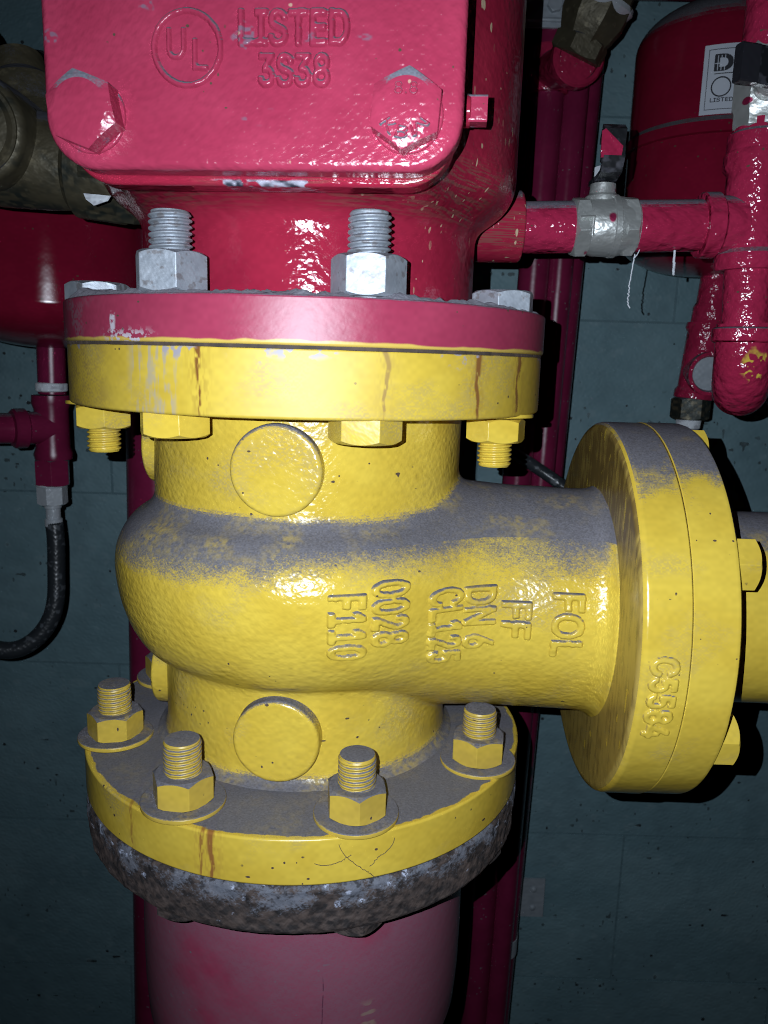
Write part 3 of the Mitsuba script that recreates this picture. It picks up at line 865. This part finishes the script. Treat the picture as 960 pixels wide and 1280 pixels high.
# drain under the left tank
td = thing('drain_tee', 'dark red pipe tee with white tape hanging under the left tank', 'pipe fitting')
x0, y0 = -.2875, .30
obj('nipple', rod((x0 + .001, y0, .012), (x0, y0, -.047), .0135), 'red_pipe', td)
obj('tape_band', collar((x0 - .0005, y0, -.0445), (0, 0, 1), .0150, .009), 'white_tape', td)
obj('tee', cat(lathe([(0, .0180), (.006, .0185), (.012, .0165), (.050, .0165), (.056, .0185), (.064, .0180)], (x0 - .002, y0, -.1120), (0, 0, 1), 48), lathe([(0, .0160), (.026, .0160), (.028, .0195), (.038, .0195), (.040, .0175)], (x0, y0, -.080), (-.75, -.66, 0), 48)), 'red_pipe', td, 40)
obj('branch_pipe', rod((x0 - .02, y0 - .0176, -.0800), (x0 - .17, y0 - .05, -.083), .0150), 'red_pipe', td)
obj('hex_bushing', hexnut((x0 - .004, y0, -.1120), (0, 0, -1), .031, .027, .2), 'red_pipe', td, 30)
ho = thing('flexible_hose', 'black flexible hose with chrome nut curling down from the left tee', 'hose')
hx = x0 - .0055
obj('nut', cat(hexnut((hx, y0, -.1390), (0, 0, -1), .0260, .020, .5), collar((hx, y0, -.1405), (0, 0, 1), .0158, .0035)), 'chrome', ho, 30)
obj('ferrule', lathe([(0, .0085), (.004, .0085), (.005, .0072), (.015, .0072), (.016, .0088), (.023, .0088)], (hx, y0, -.1585), (0, 0, -1), 40), 'chrome', ho, 35)
hp = smooth_path([(hx, y0, -.178), (hx + .002, y0 - .002, -.200), (-.2905, y0 - .006, -.230), (-.2910, y0 - .012, -.262), (-.3020, y0 - .02, -.290), (-.3270, y0 - .03, -.3065), (-.3560, y0 - .035, -.3010), (-.40, y0 - .03, -.285), (-.46, y0 + .02, -.27)], 90)
obj('hose', tube(hp, .0088, 24), 'rubber', ho, True)

# drain under the right tank
td = thing('drain_tee', 'dark red pipe tee with open round side port under the right tank', 'pipe fitting')
obj('nipple', rod((.3960, .38, .110), (.3900, .38, .030), .0155), 'red_trim', td)
obj('coupling', lathe([(0, .0185), (.004, .0195), (.030, .0195), (.034, .018)], (.3920, .38, .030), (.07, 0, 1), 48), 'red_trim', td, 40)
obj('tee', cat(lathe([(0, .0205), (.008, .0205), (.012, .018), (.070, .018), (.074, .0205), (.080, .0200)], (.3830, .38, -.0360), (.085, 0, 1), 48), lathe([(0, .019), (.024, .019), (.026, .0225), (.036, .0225), (.0365, .0190), (.032, .0175), (.032, .004)], (.3870, .38, -.0080), (-.05, -1, -.02), 48)), 'red_trim', td, 40)
obj('plug_face', lathe([(0, .0174), (.0335, .0174)], (.3870, .38, -.0080), (-.05, -1, -.02), 48), 'galvanised', td, 40)
obj('hex_bushing', hexnut((.3815, .38, -.0350), (0, 0, -1), .036, .024, .3), 'old_brass', td, 30)
obj('tape_band', lathe([(0, .0135), (.010, .0125), (.012, .010)], (.3810, .38, -.0580), (0, 0, -1), 40), 'white_tape', td, 40)
obj('hose', rod((.3810, .38, -.069), (.385, .385, -.30), .0075), 'rubber', td)

# ------------------------------------------------------------------ trim piping on the right
tp = thing('trim_pipe', 'glossy red trim pipe running right from the red valve to a tee and elbow', 'pipe')
PX = np.array([.1300, .05, .0830]); dx = np.array([1, 0, .038])
def on_pipe(x): return PX + (x - .13) * dx
obj('pipe', rod(on_pipe(.128), on_pipe(.1680), .0162), 'red_trim', tp)
obj('pipe', rod(on_pipe(.2000), on_pipe(.2600), .0162), 'red_trim', tp)
tx = .2815
tee = cat(lathe([(0, .0195), (.001, .0205), (.010, .0205), (.012, .0182), (.026, .0182)], on_pipe(.2480), dx, 56),
          lathe([(0, .0200), (.002, .0212), (.010, .0212), (.013, .0180), (.060, .0180), (.063, .0205), (.071, .0205), (.073, .0195)], (tx + .0012, .05, .0600), (-.02, 0, 1), 56))
obj('tee', tee, 'red_trim', tp, 40)
obj('pipe', rod((tx + .0045, .05, .022), (tx + .0015, .05, .064), .0150), 'red_trim', tp)
ed = np.array([.46, 1, 0]) / math.hypot(.46, 1)
el = arc(np.array([tx + .005, .05, .008]) + .026 * ed, -ed, (0, 0, -1), .026, 0, np.pi / 2, 20)
el = np.vstack([[(tx + .0045, .05, .026)], el, [el[-1] + .02 * ed]])
obj('elbow', cat(tube(el, .0185, 40), collar((tx + .0048, .05, .0135), (0, 0, 1), .0212, .010)), 'red_trim', tp, 40)
obj('pipe', rod(el[-1] - .004 * ed, el[-1] + .30 * ed, .0150), 'red_trim', tp)
obj('coupling', lathe([(0, .0165), (.002, .0185), (.014, .0185), (.016, .0160), (.022, .0160)], (tx - .001, .05, .1290), (-.01, 0, 1), 48), 'red_trim', tp, 40)
obj('pipe', rod((tx - .0020, .05, .190), (tx - .0025, .05, .34), .0150), 'red_trim', tp)

bl = thing('ball_valve', 'silver ball valve with black and red lever on the horizontal red trim pipe', 'valve')
obj('body', lathe([(0, .0165), (.008, .0165), (.010, .0172), (.013, .0184), (.024, .0190), (.0245, .0196), (.028, .0196), (.0285, .0188), (.032, .0182), (.0410, .0165)], on_pipe(.1650), dx, 64), 'nickel', bl, 30)
obj('hex_end', hexnut(on_pipe(.1645), dx, .0345, .0105, .25), 'nickel', bl, 30)
obj('hex_end', hexnut(on_pipe(.1955), dx, .0345, .0100, .25), 'nickel', bl, 30)
obj('rib', tube([on_pipe(.1665) + np.array([0, -.0182, .003]), on_pipe(.1745) + np.array([0, -.0190, .0035]), on_pipe(.1745) + np.array([0, -.0182, -.008])], .0011, 8), 'nickel', bl)
hs = on_pipe(.1835)
obj('bonnet', lathe([(0, .0125), (.018, .0110), (.020, .0085), (.026, .0080)], hs, (0, 0, 1), 40), 'nickel', bl, 35)
obj('stem_nut', hexnut(hs + np.array([0, 0, .0300]), (0, 0, 1), .0125, .0065, .3), 'chrome', bl, 30)


def strip(path, w, t):
    """A bent flat bar: path in the y-z plane at x."""
    p = np.asarray(path, float); d = np.gradient(p, axis=0); n_ = np.stack([0 * d[:, 0], -d[:, 2], d[:, 1]], 1); n_ /= np.linalg.norm(n_, axis=1, keepdims=True)
    ms = []
    for k in range(len(p) - 1):
        pts = [p[q] + sx * np.array([w / 2, 0, 0]) + sn * n_[q] * t / 2 for q in (k, k + 1) for sx in (-1, 1) for sn in (-1, 1)]
        ms.append(m3.Manifold.hull_points(np.array(pts, np.float32)))
    return from_manifold(m3.Manifold.batch_boolean(ms, m3.OpType.Add))


b0 = hs + np.array([0, 0, .0285])
lv = obj('lever', cat(strip([b0 + [0, .012, 0], b0 + [0, -.006, 0], b0 + [.001, -.0125, .003], b0 + [.002, -.0135, .012]], .0135, .0030), strip([b0 + [.001, -.0125, .008], b0 + [.002, -.0120, .0275], b0 + [.002, -.008, .0300], b0 + [.010, .03, .0310]], .0140, .0034)), 'black_lever', bl, 30)
obj('paint_patch', from_manifold(m3.Manifold.hull_points((np.array([[-.0065, -.0146, .0105], [.0062, -.0146, .0100], [.0070, -.0145, .0175], [-.0020, -.0144, .0200], [-.0045, -.0142, .0275], [-.0068, -.0142, .0260], [-.0065, -.0128, .0105], [.0062, -.0128, .0100], [.0070, -.0127, .0175], [-.0045, -.0124, .0275]]) + b0).astype(np.float32))), 'red_trim', lv, False)

b2 = thing('ball_valve', 'paint splashed ball valve with black lever at the right edge, before the label', 'valve')
obj('body', lathe([(0, .0150), (.002, .0170), (.010, .0170), (.013, .0185), (.034, .0185), (.038, .0160), (.046, .0165), (.050, .0150)], (tx - .0015, .05, .1450), (-.01, 0, 1), 8), 'nickel', b2, 25)
obj('bonnet', lathe([(0, .0100), (.020, .0095), (.023, .007)], (tx - .002, .045, .1680), (-.25, -1, 0), 32), 'nickel', b2, 35)
q0 = np.array([tx - .012, .0215, .1690])
def lever_bar(a, b, w, h):
    a, b = np.asarray(a, float), np.asarray(b, float); ax, ay, az_ = frame(b - a)
    pts = [p + s1 * ax * w / 2 + s2 * ay * h / 2 for p in (a, b) for s1 in (-1, 1) for s2 in (-1, 1)]
    pts += [p + s1 * ax * w / 2.6 + s2 * ay * h / 1.8 for p in (a, b) for s1 in (-1, 1) for s2 in (-1, 1)]
    return from_manifold(m3.Manifold.hull_points(np.array(pts, np.float32)))
l2 = obj('lever', cat(lever_bar(q0 + [.02, .004, .003], q0 + [-.010, -.004, .004], .006, .019), lever_bar(q0 + [.010, .004, -.002], q0 + [.030, .006, -.022], .006, .010)), 'black_lever', b2, 30)
obj('lever_tip', lever_bar(q0 + [-.0095, -.004, .004], q0 + [-.0215, -.007, .004], .0075, .0190), 'lever_red', l2, 30)

# ------------------------------------------------------------------ vertical pipes behind
g2 = 'vertical red pipes on the wall'
def vpipe(x0_, y, r, lab, lean=-.0195, z0=-1.0, z1=.6):
    k = thing('vertical_pipe', lab, 'pipe', g2)
    scene[k] = mikit.ply(rod((x0_ - lean * (z1 - .2), y, z1), (x0_ - lean * (z0 - .2), y, z0), r, 48), 'red_pipe', 35)
    return k
vpipe(.2090, .42, .0170, 'dark red vertical pipe nearest the red valve, under the elbow')
vpipe(.2385, .425, .0150, 'dark red vertical pipe in the middle of the three behind')
vpipe(.2550, .452, .0170, 'dark red vertical pipe closest to the wall, rightmost of the three', -.0270)
vpipe(-.1850, .32, .0300, 'thick dark red vertical pipe left of and behind the yellow fitting')
te = thing('elbow_fitting', 'dark red elbow fitting at the top of the vertical pipes below the brass valve', 'pipe fitting')
obj('collar', lathe([(0, .0215), (.003, .0225), (.042, .0225), (.046, .0205)], (.2095, .42, .2790), (0, 0, 1), 56), 'red_trim', te, 40)
obj('band', lathe([(0, .0225), (.002, .0240), (.012, .0240), (.014, .0225)], (.2098, .42, .2960), (0, 0, 1), 56), 'red_trim', te, 40)
obj('branch', cat(rod((.2098, .42, .3020), (.2230, .335, .2860), .0190), lathe([(0, .0215), (.003, .0260), (.014, .0260), (.016, .0240), (.016, .0200), (.006, .0190)], (.2210, .350, .2880), (.15, -1, -.05), 56)), 'red_trim', te, 40)
tv = thing('brass_valve', 'dark olive brass valve with silver paint at the top beside the tank', 'valve')
vd = np.array([.40, -.28, 1.0]); vd /= np.linalg.norm(vd); v0 = np.array([.2215, .335, .2930])
obj('body', lathe([(0, .0200), (.014, .0270), (.026, .0320), (.046, .0335), (.0465, .0300), (.085, .0290)], v0, vd, 8), 'old_brass', tv, 25)
obj('hex_end', hexnut(v0 - .006 * vd, vd, .047, .018, .2), 'old_brass', tv, 30)
obj('collar', lathe([(0, .0300), (.006, .0335), (.010, .0325), (.0105, .024)], v0 + .036 * vd, vd, 40), 'chrome', tv, 35)
obj('pipe', rod(v0 + .050 * vd, v0 + .16 * vd, .0235), 'red_trim', tv)

# clamps
def clamp(lab, x, y, z, w, right):
    c = thing('pipe_clamp', lab, 'clamp', 'clamps that hold the vertical pipes')
    obj('plate', trimesh.creation.box(extents=(.044, .003, .062), transform=trimesh.transformations.translation_matrix((x + right, .5340, z + .008))), 'galvanised', c, False)
    band = smooth_path([(x + right - .012, .531, z), (x + right - .026, .500, z), (x + right - .0295, .455, z), (x + right - .036, .4375, z), (x + right - .049, .4315, z), (x + right - .062, .4370, z), (x + right - .080, .4440, z)], 30)
    ms = []
    for k in range(len(band) - 1):
        ms.append(m3.Manifold.hull_points(np.array([band[q] + [0, dy, dz] for q in (k, k + 1) for dy in (0, .002) for dz in (-.012, .012)], np.float32)))
    obj('strap', from_manifold(m3.Manifold.batch_boolean(ms, m3.OpType.Add)), 'galvanised', c, 40)
    for dz in (.022, -.008):
        obj('screw', lathe([(0, .005), (.002, .0045), (.0035, .002)], (x + right + .006, .5330, z + dz), (0, -1, 0), 16), 'galvanised', c, 40)
clamp('grey metal pipe clamp fixed to the wall at the bottom right of the pipes', .215, .5, -.782, .1, .062)
tc = thing('pipe_clamp', 'grey metal clamp strap with bolt at the top of the vertical pipes', 'clamp', 'clamps that hold the vertical pipes')
obj('strap', trimesh.creation.box(extents=(.060, .003, .036), transform=trimesh.transformations.translation_matrix((.200, .402, .3560))), 'galvanised', tc, False)
obj('ridge', rod((.171, .400, .345), (.229, .400, .345), .0022), 'galvanised', tc)
obj('bolt_head', hexnut((.2080, .4005, .3590), (0, -1, 0), .014, .006, .2), 'galvanised', tc, 30)

op = thing('overhead_pipe', 'dark red horizontal pipe along the top edge of the wall', 'pipe')
scene[op] = mikit.ply(rod((.22, .50, .432), (.9, .50, .436), .0240, 40), 'red_pipe', 35)
ca = thing('cable', 'short grey cable end behind the yellow branch', 'cable')
scene[ca] = mikit.ply(tube(smooth_path([(.150, .33, -.082), (.175, .32, -.092), (.200, .30, -.1065), (.232, .29, -.128), (.26, .29, -.16)], 24), .0060, 14), 'rubber', True)

# ------------------------------------------------------------------ threads of cobweb and hemp
rng = np.random.default_rng(11)
def strand(lab, pts, r, bs='fibre', wob=.0004):
    k = thing('fibre_strand', lab, 'strand', 'loose fibres and cobwebs')
    p = smooth_path(pts, 40); p += wob * rng.standard_normal(p.shape) * np.linspace(0, 1, 40)[:, None]
    scene[k] = mikit.ply(tube(p, r, 6), bs, True)
strand('white fibre hanging straight down from the trim pipe below the ball valve', [(.2062, .045, .068), (.2055, .045, .060), (.2045, .046, .047), (.2050, .045, .034)], .00045)
strand('short white fibre curled under the trim pipe right of the ball valve', [(.2085, .043, .0705), (.2060, .042, .066), (.2045, .0415, .0645)], .00035, wob=.0002)
strand('short white tuft dripping under the tee of the trim pipe', [(.2320, .045, .071), (.2318, .044, .063), (.2325, .045, .056)], .0008, wob=.0003)

for k, (pts, r) in enumerate([([(.030, -.1372, -.2425), (.034, -.1366, -.2500), (.040, -.1348, -.2560), (.049, -.1318, -.2650)], .00016),
                              ([(.018, -.1392, -.2520), (.024, -.1385, -.2535), (.031, -.1373, -.2520), (.036, -.1360, -.2490)], .00015),
                              ([(.058, -.1281, -.2440), (.056, -.1290, -.2490), (.050, -.1314, -.2530), (.046, -.1330, -.2580)], .00014)]):
    pts = [tuple(np.array(q) * np.array([.1399 / math.hypot(q[0], q[1])] * 2 + [1])) for q in pts]
    strand(['dark hair on the rim of the lower flange, running down below a stud bolt', 'dark hair on the rim of the lower flange, nearly level, leftmost of three', 'dark hair on the rim of the lower flange, rightmost of the three'][k], pts, r, 'brown_hair', .0003)
